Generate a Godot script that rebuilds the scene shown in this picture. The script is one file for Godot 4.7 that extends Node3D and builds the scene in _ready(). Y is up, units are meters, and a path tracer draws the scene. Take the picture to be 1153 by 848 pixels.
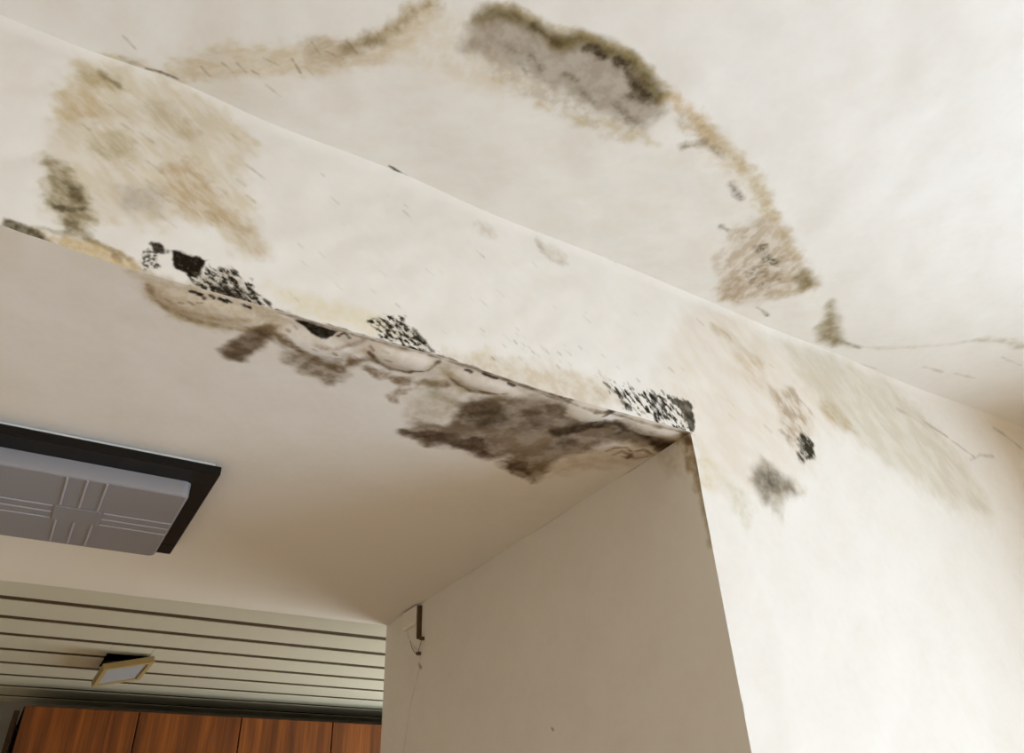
extends Node3D

# ---------------------------------------------------------------- camera numbers (photo frame 1153 x 848)
const FOCAL := 862.7
const EYE := Vector3(-1.0116, 1.6, 0.9329)
const RIGHT := Vector3(0.85397396, -0.0393671, 0.51882436)
const UP_ := Vector3(-0.25632213, 0.83591605, 0.48532806)
const BACK := Vector3(-0.45279957, -0.54744368, 0.70375988)

# the place, in metres
const CEIL := 2.698          # ceiling of the living room
const BEAM := 2.32           # underside of the beam and ceiling of the alcove
const DEEP := -1.482         # the alcove ends here, the kitchen begins
const X_LEFT := -2.4
const X_RIGHT := 2.14
const Z_NEAR := 3.6
const KIT_BACK := -3.2
const KIT_RIGHT := 1.5

var M := {}
var used := {}
var rng := RandomNumberGenerator.new()
var n_warp := FastNoiseLite.new()
var n_grain := FastNoiseLite.new()

func _ready():
	rng.seed = 7
	camera_and_light()
	for n in [n_warp, n_grain]:
		n.noise_type = FastNoiseLite.TYPE_SIMPLEX_SMOOTH
		n.fractal_type = FastNoiseLite.FRACTAL_FBM
		n.fractal_octaves = 3
		n.frequency = 1.0
	n_warp.seed = 11
	n_grain.seed = 23
	n_grain.fractal_octaves = 5
	n_grain.fractal_gain = 0.6
	materials()
	structure()
	strip_ceiling()
	cabinet()
	ceiling_lamp()
	panel_light()
	bracket()
	curtain_pelmet_and_windows()

# ================================================================ camera, sky, windows' daylight
func camera_and_light():
	var cam := Camera3D.new()
	cam.name = "camera"
	cam.fov = rad_to_deg(2.0 * atan(424.0 / FOCAL))
	cam.transform = Transform3D(Basis(RIGHT, UP_, BACK).orthonormalized(), EYE)
	cam.near = 0.02
	add_child(cam)
	cam.current = true
	var e := Environment.new()
	e.tonemap_mode = Environment.TONE_MAPPER_LINEAR
	e.tonemap_exposure = 1.25
	e.background_mode = Environment.BG_SKY
	var sm := ProceduralSkyMaterial.new()
	sm.sky_top_color = Color(0.62, 0.74, 0.88)
	sm.sky_horizon_color = Color(0.88, 0.91, 0.93)
	sm.ground_horizon_color = Color(0.62, 0.6, 0.56)
	sm.ground_bottom_color = Color(0.42, 0.4, 0.36)
	sm.energy_multiplier = 1.0
	var sky := Sky.new()
	sky.sky_material = sm
	e.sky = sky
	e.sdfgi_enabled = true
	e.ssao_enabled = true
	e.ssil_enabled = true
	var we := WorldEnvironment.new()
	we.name = "environment"
	we.environment = e
	add_child(we)
	# daylight through the living-room window (in the right wall) and through the kitchen window
	area("window_daylight", Vector3(X_RIGHT - 0.02, 0.95, 2.1), Vector3(-1, 0, 0), Vector2(2.4, 1.8), Color(0.80, 0.903, 1.0), 14.7)
	area("kitchen_daylight", Vector3(KIT_RIGHT - 0.02, 1.45, -2.3), Vector3(-1, 0, 0), Vector2(1.2, 1.1), Color(0.93, 0.98, 0.98), 3.3)

func area(called: String, at: Vector3, towards: Vector3, size: Vector2, c: Color, energy: float):
	var l := AreaLight3D.new()
	l.name = called
	l.area_size = size
	l.area_normalize_energy = true
	l.light_color = c
	l.light_energy = energy
	l.area_range = 12.0
	l.area_attenuation = 2.0
	l.shadow_enabled = true
	add_child(l)
	l.look_at_from_position(at, at + towards, Vector3.UP)

# ================================================================ helpers
func numbered(called: String) -> String:
	if not used.has(called):
		used[called] = 0
		return called
	used[called] += 1
	return "%s_%03d" % [called, used[called]]

func obj(called: String, mesh: Mesh, m: Material, parent: Node = self, at := Vector3.ZERO) -> MeshInstance3D:
	var o := MeshInstance3D.new()
	o.name = numbered(called) if parent == self else called
	o.mesh = mesh
	if m: o.material_override = m
	o.position = at
	o.cast_shadow = GeometryInstance3D.SHADOW_CASTING_SETTING_ON
	parent.add_child(o, true)
	return o

func struct(called: String, mesh: Mesh, m: Material, label: String, category: String) -> MeshInstance3D:
	var o := obj(called, mesh, m)
	o.set_meta("kind", "structure")
	o.set_meta("label", label)
	o.set_meta("category", category)
	return o

func thing(called: String, label: String, category: String, at := Vector3.ZERO) -> Node3D:
	var o := Node3D.new()
	o.name = numbered(called)
	o.position = at
	add_child(o)
	o.set_meta("label", label)
	o.set_meta("category", category)
	return o

func quad(st: SurfaceTool, a: Vector3, b: Vector3, c: Vector3, d: Vector3):
	# a b c d run clockwise as seen from the front
	for v in [a, b, c, a, c, d]:
		st.add_vertex(v)

func box_into(st: SurfaceTool, lo: Vector3, hi: Vector3, bev := 0.0):
	# a box with chamfered edges
	var c := (lo + hi) * 0.5
	var h := (hi - lo) * 0.5
	var b := minf(bev, minf(h.x, minf(h.y, h.z)) * 0.9)
	st.set_smooth_group(-1)
	var ax := [Vector3.RIGHT, Vector3.UP, Vector3.BACK]
	for i in 3:
		var j := (i + 1) % 3
		var k := (i + 2) % 3
		for s in [-1.0, 1.0]:
			var n: Vector3 = ax[i] * s
			var u: Vector3 = ax[j] * (h[j] - b)
			var v: Vector3 = ax[k] * (h[k] - b)
			var o: Vector3 = c + n * h[i]
			if s > 0: quad(st, o - u - v, o - u + v, o + u + v, o + u - v)
			else: quad(st, o - u - v, o + u - v, o + u + v, o - u + v)
	if b <= 0.0: return
	for i in 3:
		var j := (i + 1) % 3
		var k := (i + 2) % 3
		for s in [-1.0, 1.0]:
			for t in [-1.0, 1.0]:
				var w: Vector3 = ax[i] * (h[i] - b)
				var p: Vector3 = c + ax[j] * s * h[j] + ax[k] * t * (h[k] - b)
				var q: Vector3 = c + ax[j] * s * (h[j] - b) + ax[k] * t * h[k]
				if s * t > 0: quad(st, p - w, q - w, q + w, p + w)
				else: quad(st, p - w, p + w, q + w, q - w)
	for s in [-1.0, 1.0]:
		for t in [-1.0, 1.0]:
			for r in [-1.0, 1.0]:
				var x := c + Vector3(s * h.x, t * (h.y - b), r * (h.z - b))
				var y := c + Vector3(s * (h.x - b), t * h.y, r * (h.z - b))
				var z := c + Vector3(s * (h.x - b), t * (h.y - b), r * h.z)
				if s * t * r > 0:
					for v in [x, z, y]: st.add_vertex(v)
				else:
					for v in [x, y, z]: st.add_vertex(v)

func begin() -> SurfaceTool:
	var st := SurfaceTool.new()
	st.begin(Mesh.PRIMITIVE_TRIANGLES)
	st.set_smooth_group(-1)
	return st

func done(st: SurfaceTool) -> ArrayMesh:
	st.generate_normals()
	return st.commit()

func box(lo: Vector3, hi: Vector3, bev := 0.0) -> ArrayMesh:
	var st := begin()
	box_into(st, lo, hi, bev)
	return done(st)

func tube(path: PackedVector3Array, r: float, sides := 8) -> ArrayMesh:
	var st := begin()
	st.set_smooth_group(0)
	var rings := []
	for i in path.size():
		var d := (path[mini(i + 1, path.size() - 1)] - path[maxi(i - 1, 0)]).normalized()
		var a := d.cross(Vector3.UP if absf(d.y) < 0.9 else Vector3.RIGHT).normalized()
		var b := d.cross(a)
		var ring := PackedVector3Array()
		for k in sides:
			var g := TAU * k / sides
			ring.append(path[i] + (a * cos(g) + b * sin(g)) * r)
		rings.append(ring)
	for i in path.size() - 1:
		for k in sides:
			var l := (k + 1) % sides
			quad(st, rings[i][k], rings[i][l], rings[i + 1][l], rings[i + 1][k])
	st.set_smooth_group(-1)
	for k in range(1, sides - 1):
		for v in [rings[0][0], rings[0][k + 1], rings[0][k]]: st.add_vertex(v)
		var z := path.size() - 1
		for v in [rings[z][0], rings[z][k], rings[z][k + 1]]: st.add_vertex(v)
	return done(st)

func curve(points: Array, x: float) -> float:
	# smooth interpolation in a list of [x, value]
	if x <= points[0][0]: return points[0][1]
	for i in range(1, points.size()):
		if x <= points[i][0]:
			var t: float = (x - points[i - 1][0]) / (points[i][0] - points[i - 1][0])
			t = t * t * (3.0 - 2.0 * t)
			return lerpf(points[i - 1][1], points[i][1], t)
	return points[points.size() - 1][1]

# ---------------------------------------------------------------- from a photo pixel to a point on one of the room's planes
func ray(p: Vector2) -> Vector3:
	return RIGHT * ((p.x - 576.5) / FOCAL) - UP_ * ((p.y - 424.0) / FOCAL) - BACK

func on_surface(kind: String, p: Vector2) -> Vector2:
	# metres across and down the surface's own sheet
	var r := ray(p)
	if kind == "wall":
		var q := EYE + r * (-EYE.z / r.z)
		return Vector2(q.x, -q.y)
	if kind == "ceiling":
		var q := EYE + r * ((CEIL - EYE.y) / r.y)
		return Vector2(q.x, q.z)
	if kind == "soffit":
		var q := EYE + r * ((BEAM - EYE.y) / r.y)
		return Vector2(q.x, -q.z)
	var q := EYE + r * (-EYE.x / r.x)
	return Vector2(-q.z, -q.y)

# ================================================================ paint: what has grown on and soaked into the plaster
class Sheet:
	var kind: String
	var at: Vector2      # top left corner in sheet metres
	var size: Vector2
	var w: int
	var h: int
	var ppm: float
	var data: PackedByteArray

func sheet(kind: String, at: Vector2, size: Vector2, ppm: float, base: Color) -> Sheet:
	var s := Sheet.new()
	s.kind = kind
	s.at = at
	s.size = size
	s.ppm = ppm
	s.w = int(size.x * ppm)
	s.h = int(size.y * ppm)
	var im := Image.create(s.w, s.h, false, Image.FORMAT_RGBA8)
	im.fill(base)
	# faint mottling of old distemper, computed small and laid over
	var mw := s.w / 6
	var mh := s.h / 6
	var mo := Image.create(mw, mh, false, Image.FORMAT_RGBA8)
	for y in mh:
		for x in mw:
			var p := Vector2(x, y) * 6.0 / ppm
			var n := n_warp.get_noise_2d(p.x * 7.0, p.y * 7.0) * 0.6 + n_grain.get_noise_2d(p.x * 40.0 + 9.0, p.y * 40.0) * 0.5
			var edge := clampf(minf(minf(x, mw - 1 - x), minf(y, mh - 1 - y)) / 8.0, 0.0, 1.0)
			mo.set_pixel(x, y, Color(0.74, 0.68, 0.57, clampf(n * 0.12 + 0.015, 0.0, 0.1) * edge))
	mo.resize(s.w, s.h, Image.INTERPOLATE_CUBIC)
	im.blend_rect(mo, Rect2i(0, 0, s.w, s.h), Vector2i.ZERO)
	im.convert(Image.FORMAT_RGB8)
	s.data = im.get_data()
	return s

# One stain. pts: outline (or, with a width, a stroke) in photo pixels; soft, width, warp in photo pixels too.
# o.grain: how much the grain eats into it (0..1); o.size: size of the grain in mm; o.level: share left out; o.turn, o.long: streaks
func stain(s: Sheet, pts: Array, col: Array, alpha: float, soft: float, o := {}):
	var P := PackedVector2Array()
	var mid := Vector2.ZERO
	for i in range(0, pts.size(), 2):
		var px := Vector2(pts[i], pts[i + 1])
		mid += px
		P.append(on_surface(s.kind, px) - s.at)
	mid /= P.size()
	var here := on_surface(s.kind, mid)
	var e1 := on_surface(s.kind, mid + Vector2(4, 0)) - here
	var e2 := on_surface(s.kind, mid + Vector2(0, 4)) - here
	var scale := sqrt(absf(e1.cross(e2))) / 4.0     # metres a pixel
	soft *= scale
	var width: float = o.get("width", 0.0) * scale
	var warp: float = o.get("warp", 5.0) * scale
	if width > 0.0: warp = minf(warp, width * 0.5)
	var wf: float = 1.0 / (o.get("warp_size", 22.0) * scale)
	var grain: float = o.get("grain", 0.5)
	var gs: float = 1.0 / (o.get("size", 5.0) * 2.3 * scale)
	var level: float = o.get("level", 0.0)
	var hard: float = o.get("hard", 0.35)
	var turn: float = deg_to_rad(o.get("turn", 0.0))
	var long: float = o.get("long", 1.0)
	var inner: float = o.get("inner", 0.0) * scale    # over this depth the stain thins out inwards (tide marks)
	var ca := cos(turn)
	var sa := sin(turn)
	var lo := P[0]
	var hi := P[0]
	for p in P:
		lo = lo.min(p)
		hi = hi.max(p)
	var pad := soft + width + warp
	lo -= Vector2(pad, pad)
	hi += Vector2(pad, pad)
	var x0 := maxi(0, int(lo.x * s.ppm))
	var y0 := maxi(0, int(lo.y * s.ppm))
	var x1 := mini(s.w - 1, int(hi.x * s.ppm) + 1)
	var y1 := mini(s.h - 1, int(hi.y * s.ppm) + 1)
	if x1 <= x0 or y1 <= y0: return
	# signed distance on a coarse grid, refined by interpolation
	var bw := x1 - x0 + 1
	var bh := y1 - y0 + 1
	var cell := 3.0 if mini(bw, bh) > 40 else 1.5
	var cw := maxi(2, int(ceil(bw / cell)))
	var ch := maxi(2, int(ceil(bh / cell)))
	var sd := Image.create(cw, ch, false, Image.FORMAT_RF)
	var n := P.size()
	for cy in ch:
		for cx in cw:
			var q := Vector2(x0 + (cx + 0.5) * bw / cw, y0 + (cy + 0.5) * bh / ch) / s.ppm
			var best := 1e9
			var inside := false
			for i in (n if width == 0.0 else n - 1):
				var a := P[i]
				var b := P[(i + 1) % n]
				best = minf(best, q.distance_squared_to(Geometry2D.get_closest_point_to_segment(q, a, b)))
				if (a.y > q.y) != (b.y > q.y) and q.x < (b.x - a.x) * (q.y - a.y) / (b.y - a.y) + a.x:
					inside = not inside
			best = sqrt(best)
			if width > 0.0: best = width * 0.5 - best
			elif not inside: best = -best
			sd.set_pixel(cx, cy, Color(best, 0, 0))
	sd.resize(bw, bh, Image.INTERPOLATE_BILINEAR)
	var dist := sd.get_data().to_float32_array()
	var data := s.data
	s.data = PackedByteArray()
	var cr: float = col[0]
	var cg: float = col[1]
	var cb: float = col[2]
	var off := 7.3 * mid.x + 3.1 * mid.y
	for y in bh:
		var t := (y0 + y) / s.ppm
		for x in bw:
			var d: float = dist[y * bw + x]
			if d < -soft - warp: continue
			var u := (x0 + x) / s.ppm
			if warp > 0.0: d += warp * 1.6 * n_warp.get_noise_2d(u * wf + off, t * wf)
			if d < -soft: continue
			var a := alpha
			if d < soft:
				var k := (d + soft) / (2.0 * soft)
				a *= k * k * (3.0 - 2.0 * k)
			if inner > 0.0 and d > 0.0: a *= maxf(0.0, 1.0 - d / inner)
			if grain > 0.0:
				var gn := n_grain.get_noise_2d((u * ca + t * sa) * gs / long + off, (t * ca - u * sa) * gs)
				a *= 1.0 - grain * (1.0 - smoothstep(level - hard, level + hard, gn))
			if a < 0.004: continue
			var i := ((y0 + y) * s.w + x0 + x) * 3
			data[i] = int(data[i] + (cr - data[i]) * a)
			data[i + 1] = int(data[i + 1] + (cg - data[i + 1]) * a)
			data[i + 2] = int(data[i + 2] + (cb - data[i + 2]) * a)
	s.data = data

func sheet_material(s: Sheet, rough := 0.85) -> StandardMaterial3D:
	var im := Image.create_from_data(s.w, s.h, false, Image.FORMAT_RGB8, s.data)
	var m := StandardMaterial3D.new()
	m.albedo_texture = ImageTexture.create_from_image(im)
	m.texture_repeat = false
	m.roughness = rough
	m.metallic_specular = 0.05
	return m

const TAN := [196, 176, 142]
const OCHRE := [190, 162, 120]
const OLIVE := [104, 90, 56]
const BROWN := [92, 74, 54]
const DARK := [58, 46, 32]
const GREY := [148, 136, 120]
const BLACK := [27, 22, 14]
const PAINT := Color(0.892, 0.870, 0.838)

func paint_ceiling() -> Sheet:
	var s := sheet("ceiling", Vector2(-1.42, -0.02), Vector2(3.2, 0.9), 600.0, PAINT)
	# the water ring: faint film inside, brown tide line along its edge
	stain(s, [60, 60, 150, 75, 250, 52, 330, 48, 420, 42, 470, 8, 550, 8, 620, 40, 690, 62, 760, 115, 830, 180, 880, 260, 920, 320, 945, 392, 900, 390, 700, 306, 444, 200, 200, 100], [205, 190, 165], 0.16, 10, {"grain": 0.6, "size": 14, "warp": 8, "long": 2.0, "turn": 30})
	stain(s, [80, 60, 140, 64, 180, 80, 215, 64, 260, 50, 300, 54, 340, 50, 372, 44, 400, 50, 425, 38, 442, 26, 464, 6, 490, 0, 496, 18, 470, 44, 440, 64, 400, 76, 360, 86, 300, 84, 250, 88, 205, 98, 150, 82], TAN, 0.62, 7, {"grain": 0.55, "size": 7, "turn": 40, "long": 2.2})
	stain(s, [396, 52, 424, 42, 446, 28, 468, 10, 488, 6], [138, 116, 76], 0.6, 9, {"width": 12, "grain": 0.4})
	stain(s, [386, 56, 410, 50, 432, 44], [112, 98, 66], 0.5, 7, {"width": 8, "grain": 0.4})
	stain(s, [340, 46, 372, 42, 404, 54, 420, 66, 380, 72, 345, 70], [168, 150, 124], 0.5, 8, {"grain": 0.6, "size": 5, "turn": 50, "long": 3.0})
	for f in [[328, 67, 338, 82, .6], [267, 72, 277, 82, .45], [282, 79, 290, 84, .5], [296, 66, 314, 75, .4], [226, 78, 236, 88, .4], [250, 72, 262, 82, .35], [366, 58, 386, 66, .35], [344, 76, 352, 84, .3], [138, 40, 152, 56, .3], [350, 48, 360, 62, .25], [300, 96, 316, 108, .25], [390, 46, 402, 60, .3]]:
		stain(s, [f[0], f[1], f[2], f[3]], [96, 82, 66], f[4], 1.6, {"width": 1.8, "warp": 1.5, "grain": 0.4})
	stain(s, [135, 66, 150, 68, 156, 76, 142, 78], GREY, 0.5, 5, {})
	stain(s, [164, 82, 176, 84, 186, 89], [84, 74, 60], 0.7, 2, {"width": 4, "warp": 1.5, "grain": 0.4})
	stain(s, [188, 88, 198, 94], [84, 74, 60], 0.65, 2, {"width": 3.5, "warp": 1.5, "grain": 0.4})
	stain(s, [480, 20, 530, 20, 560, 60, 620, 100, 560, 110, 480, 80, 440, 60], [205, 188, 160], 0.4, 14, {"grain": 0.7, "size": 10})
	# the dark olive patch
	stain(s, [518, 56, 530, 30, 545, 10, 575, 10, 620, 38, 660, 42, 716, 68, 748, 106, 745, 128, 724, 144, 690, 134, 650, 114, 615, 96, 585, 76, 555, 66], [146, 132, 114], 0.8, 10, {"grain": 0.22, "size": 12, "warp": 4})
	stain(s, [536, 62, 560, 62, 600, 88, 650, 116, 700, 140, 724, 152, 700, 156, 650, 138, 600, 110, 556, 86], [172, 156, 134], 0.6, 12, {"grain": 0.6, "size": 8})
	stain(s, [540, 22, 556, 14, 578, 18, 604, 32, 630, 50], OLIVE, 0.9, 9, {"width": 13, "grain": 0.25, "size": 6, "warp": 2.5})
	stain(s, [630, 50, 656, 44, 684, 56, 708, 68, 724, 86, 742, 110], OLIVE, 0.92, 8, {"width": 15, "grain": 0.2, "size": 6, "warp": 2.5})
	stain(s, [600, 30, 616, 40, 628, 50], DARK, 0.75, 5, {"width": 5, "grain": 0.4})
	stain(s, [664, 56, 684, 66, 704, 72, 712, 90, 728, 108], DARK, 0.85, 5, {"width": 9, "grain": 0.4, "size": 4})
	stain(s, [708, 86, 724, 98, 738, 112, 722, 118, 708, 108], [74, 62, 44], 0.7, 7, {"grain": 0.4})
	stain(s, [545, 12, 575, 8, 612, 28, 650, 38, 700, 56, 730, 78, 756, 108], [150, 128, 80], 0.5, 5, {"width": 6, "grain": 0.5, "size": 3})
	for f in [[568, 50, 584, 60, 6], [598, 62, 610, 76, 7], [652, 100, 664, 112, 4], [656, 106, 668, 116, 3], [690, 118, 704, 128, 6], [706, 134, 716, 140, 6], [636, 84, 650, 92, 5], [584, 72, 592, 80, 4]]:
		stain(s, [f[0], f[1], f[2], f[3]], [104, 92, 74], 0.55, 4, {"width": f[4], "grain": 0.6, "size": 3})
	for f in [[645, 132], [655, 138], [680, 138], [690, 142], [718, 150], [735, 160], [706, 156], [610, 120], [560, 90]]:
		stain(s, [f[0] - 5, f[1] - 2, f[0] + 5, f[1] + 2], [190, 168, 126], 0.5, 5, {"width": 6, "grain": 0.5})
	stain(s, [752, 108, 772, 120, 790, 142, 798, 160], [190, 156, 112], 0.6, 7, {"width": 10, "grain": 0.35})
	stain(s, [760, 120, 776, 134, 796, 150, 800, 168, 780, 160, 764, 140], [176, 156, 130], 0.55, 7, {"grain": 0.6})
	# its right-hand arm, running down to the wall
	stain(s, [786, 138, 806, 160, 832, 182, 850, 202, 864, 234, 880, 262, 896, 290], [174, 150, 110], 0.7, 6, {"width": 11, "grain": 0.4, "warp": 4})
	stain(s, [768, 166, 784, 164, 796, 160, 812, 178], [112, 96, 74], 0.62, 4, {"width": 6, "grain": 0.4})
	stain(s, [800, 140, 850, 196, 872, 240, 850, 240, 830, 200, 800, 180], [198, 180, 150], 0.45, 10, {"grain": 0.6})
	stain(s, [823, 207, 834, 224], [92, 82, 66], 0.6, 4, {"width": 6, "grain": 0.4, "size": 2.5, "warp": 1.5})
	stain(s, [812, 256, 820, 259], [96, 86, 70], 0.6, 3, {"width": 4})
	stain(s, [808, 290, 824, 262, 850, 246, 872, 246, 892, 276, 908, 302, 920, 320, 900, 330, 866, 336, 836, 342, 812, 338], [166, 144, 116], 0.66, 10, {"grain": 0.6, "size": 6, "turn": 100, "long": 2.0})
	stain(s, [850, 280, 862, 276, 874, 288, 876, 298, 862, 294], [86, 76, 58], 0.75, 4, {"grain": 0.7, "size": 3, "level": 0.05})
	stain(s, [840, 300, 866, 296, 880, 318, 860, 326, 838, 320], [120, 102, 80], 0.5, 5, {"grain": 0.85, "size": 4, "level": 0.1})
	stain(s, [810, 318, 830, 310, 840, 336, 812, 338], [160, 134, 106], 0.5, 6, {"grain": 0.6, "size": 4})
	stain(s, [892, 312, 906, 304, 914, 312, 921, 322, 904, 326], [112, 96, 62], 0.8, 6, {"grain": 0.3, "size": 5, "warp": 2})
	stain(s, [870, 328, 900, 328, 918, 320], [156, 132, 96], 0.5, 5, {"width": 6})
	stain(s, [852, 346, 860, 350, 864, 354], [92, 84, 72], 0.6, 2, {"width": 2.5, "warp": 1})
	stain(s, [931, 342, 937, 338, 942, 360, 953, 388, 938, 390, 922, 384, 920, 370, 928, 360], [132, 116, 84], 0.8, 6, {"grain": 0.3, "size": 6, "warp": 2})
	stain(s, [940, 382, 956, 388, 968, 392], [120, 112, 92], 0.6, 2.5, {"width": 2.5, "warp": 1})
	# tan rim of the wet patch and hairline cracks towards the corner
	stain(s, [956, 390, 1000, 392, 1060, 388, 1104, 383], [168, 156, 132], 0.3, 2.5, {"width": 3, "grain": 0.5})
	stain(s, [1100, 383, 1126, 384, 1152, 391], [156, 144, 118], 0.42, 4, {"width": 6, "grain": 0.5})
	for f in [[1040, 412, 1060, 418], [1075, 420, 1098, 426], [1128, 402, 1150, 412], [960, 410, 985, 414]]:
		stain(s, [f[0], f[1], f[2], f[3]], [140, 130, 112], 0.3, 1.6, {"width": 1.4, "warp": 1, "grain": 0.3})
	stain(s, [438, 191, 446, 195, 458, 203, 444, 200], [70, 66, 54], 0.8, 2, {"grain": 0.4, "warp": 1.5})
	return s

func paint_wall() -> Sheet:
	var s := sheet("wall", Vector2(-1.42, -2.74), Vector2(3.2, 1.04), 600.0, PAINT)
	# left: tan and olive bloom
	stain(s, [84, 62, 130, 75, 200, 100, 250, 126, 292, 164, 270, 192, 286, 240, 302, 284, 270, 288, 240, 256, 200, 246, 180, 256, 120, 246, 80, 262, 50, 236, 50, 182, 60, 150, 66, 110], [197, 180, 148], 0.55, 10, {"grain": 0.5, "size": 9, "turn": 38, "long": 3.0, "warp": 7})
	stain(s, [62, 104, 104, 94, 118, 130, 86, 142, 66, 128], [182, 154, 108], 0.5, 8, {"grain": 0.45, "size": 6, "turn": 38, "long": 2.5})
	stain(s, [88, 70, 128, 84, 142, 104, 112, 98, 90, 88], [158, 138, 92], 0.5, 6, {"grain": 0.5, "size": 5, "turn": 38, "long": 2.5})
	stain(s, [114, 80, 122, 90, 134, 98], [112, 98, 66], 0.5, 3, {"width": 5, "grain": 0.5})
	stain(s, [100, 150, 140, 150, 156, 176, 128, 184, 104, 168], [152, 136, 92], 0.45, 10, {"grain": 0.5, "size": 6, "turn": 38, "long": 2.5})
	stain(s, [160, 120, 190, 118, 222, 150, 214, 160, 176, 140], [168, 148, 112], 0.45, 8, {"grain": 0.6, "size": 5, "turn": 45, "long": 3})
	stain(s, [180, 192, 212, 180, 236, 196, 252, 226, 276, 258, 240, 252, 200, 238], [170, 142, 102], 0.58, 9, {"grain": 0.55, "size": 5, "turn": 40, "long": 2.5})
	stain(s, [250, 236, 282, 260, 306, 290, 280, 284], [176, 150, 116], 0.45, 8, {"grain": 0.6, "size": 5, "turn": 45, "long": 3})
	stain(s, [134, 206, 186, 214, 178, 240, 140, 236], [160, 150, 138], 0.45, 10, {"grain": 0.4})
	stain(s, [52, 176, 66, 180, 92, 208, 106, 236, 98, 264, 78, 262, 66, 244, 52, 222], [120, 106, 72], 0.72, 8, {"grain": 0.45, "size": 7, "turn": 30, "long": 2})
	stain(s, [72, 206, 90, 212, 100, 228, 84, 228], [72, 64, 42], 0.6, 6, {"grain": 0.4})
	stain(s, [62, 232, 80, 234, 94, 234], [62, 54, 38], 0.7, 3, {"width": 5, "grain": 0.4})
	stain(s, [72, 244, 88, 248, 90, 262, 76, 258], [104, 92, 68], 0.6, 5, {"grain": 0.4})
	for k in 26:
		var p := Vector2(rng.randf_range(70, 290), rng.randf_range(90, 250))
		if p.y < 50 + p.x * 0.38: continue
		var l := rng.randf_range(8, 24)
		stain(s, [p.x, p.y, p.x + l, p.y + l * 0.75], [128, 108, 76], rng.randf_range(0.15, 0.35), 2.2, {"width": 2, "warp": 3, "grain": 0.5})
	# the lip of the beam at the left
	stain(s, [3, 248, 28, 253, 46, 262, 66, 276, 60, 280, 28, 266, 2, 256], [78, 68, 46], 0.92, 3, {"grain": 0.3, "warp": 2})
	stain(s, [50, 264, 100, 268, 150, 288, 158, 310, 110, 296, 66, 280], [190, 162, 114], 0.75, 5, {"grain": 0.3})
	stain(s, [38, 257, 76, 260, 110, 270, 146, 288], [126, 110, 78], 0.6, 4, {"width": 5, "grain": 0.5})
	stain(s, [70, 280, 110, 293, 150, 307], [96, 78, 50], 0.55, 2, {"width": 2.5, "warp": 1})
	stain(s, [130, 285, 136, 289], [124, 98, 66], 0.7, 3, {"width": 5})
	# black mould along the lip
	stain(s, [172, 272, 180, 270, 186, 276, 184, 283, 175, 282], BLACK, 0.9, 3, {"grain": 0.3, "size": 3})
	stain(s, [162, 280, 178, 280, 180, 298, 166, 302, 160, 292], [48, 42, 32], 0.8, 4, {"grain": 0.9, "size": 2.6, "level": 0.05, "hard": 0.25})
	stain(s, [193, 279, 202, 280, 220, 287, 235, 291, 228, 300, 223, 309, 212, 308, 202, 301, 195, 290], BLACK, 0.97, 2, {"grain": 0.25, "size": 3, "hard": 0.3, "level": -0.35, "warp": 3})
	stain(s, [214, 306, 258, 302, 300, 340, 260, 338, 220, 320], [120, 106, 80], 0.4, 7, {"grain": 0.5})
	stain(s, [212, 304, 232, 300, 258, 300, 280, 316, 296, 332, 312, 352, 286, 348, 258, 338, 232, 330, 216, 322], BLACK, 0.92, 4, {"grain": 1.0, "size": 3.2, "level": 0.1, "hard": 0.24, "turn": 35, "long": 2.2})
	stain(s, [240, 318, 262, 322, 286, 336, 292, 344, 262, 336, 244, 328], BLACK, 0.85, 4, {"grain": 0.6, "size": 4, "level": -0.05, "hard": 0.2, "turn": 30, "long": 2.0})
	stain(s, [150, 300, 200, 318, 260, 338, 320, 354], [150, 128, 92], 0.5, 6, {"width": 10, "grain": 0.5})
	stain(s, [298, 336, 304, 341], [34, 28, 22], 0.9, 1.5, {"width": 3, "warp": 1})
	stain(s, [312, 348, 326, 354], [60, 44, 34], 0.8, 1.5, {"width": 3, "warp": 1})
	stain(s, [300, 320, 420, 350, 440, 366, 420, 374, 340, 352], [216, 200, 160], 0.5, 9, {"grain": 0.4})
	stain(s, [420, 360, 450, 360, 484, 396, 440, 384], [140, 126, 96], 0.35, 7, {"grain": 0.5})
	stain(s, [416, 358, 434, 353, 452, 358, 466, 372, 488, 398, 466, 394, 440, 386, 420, 376], BLACK, 0.9, 3, {"grain": 1.0, "size": 2.8, "level": 0.06, "hard": 0.24, "turn": 30, "long": 1.8})
	stain(s, [466, 372, 478, 386, 486, 396], [36, 32, 24], 0.8, 2, {"width": 4, "grain": 0.5})
	stain(s, [500, 398, 560, 402, 622, 412, 684, 430, 704, 452, 660, 456, 600, 438, 548, 422], [186, 166, 136], 0.55, 9, {"grain": 0.45, "size": 8})
	stain(s, [530, 402, 545, 392, 556, 404], [196, 178, 136], 0.5, 6, {})
	stain(s, [316, 351, 400, 375, 488, 400, 560, 423, 636, 449, 700, 466, 778, 488], [74, 60, 44], 0.75, 1.6, {"width": 2.6, "warp": 1.5, "grain": 0.4})
	stain(s, [682, 430, 712, 434, 740, 442, 756, 448, 778, 456, 779, 486, 752, 480, 720, 468, 700, 456], BLACK, 0.92, 3, {"grain": 1.0, "size": 2.8, "level": 0.16, "hard": 0.2, "turn": 50, "long": 2.2})
	stain(s, [730, 446, 744, 446, 752, 466, 742, 470], [36, 32, 26], 0.85, 3, {"grain": 0.85, "size": 3, "level": 0.0, "hard": 0.15, "turn": 50, "long": 2.0})
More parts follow.
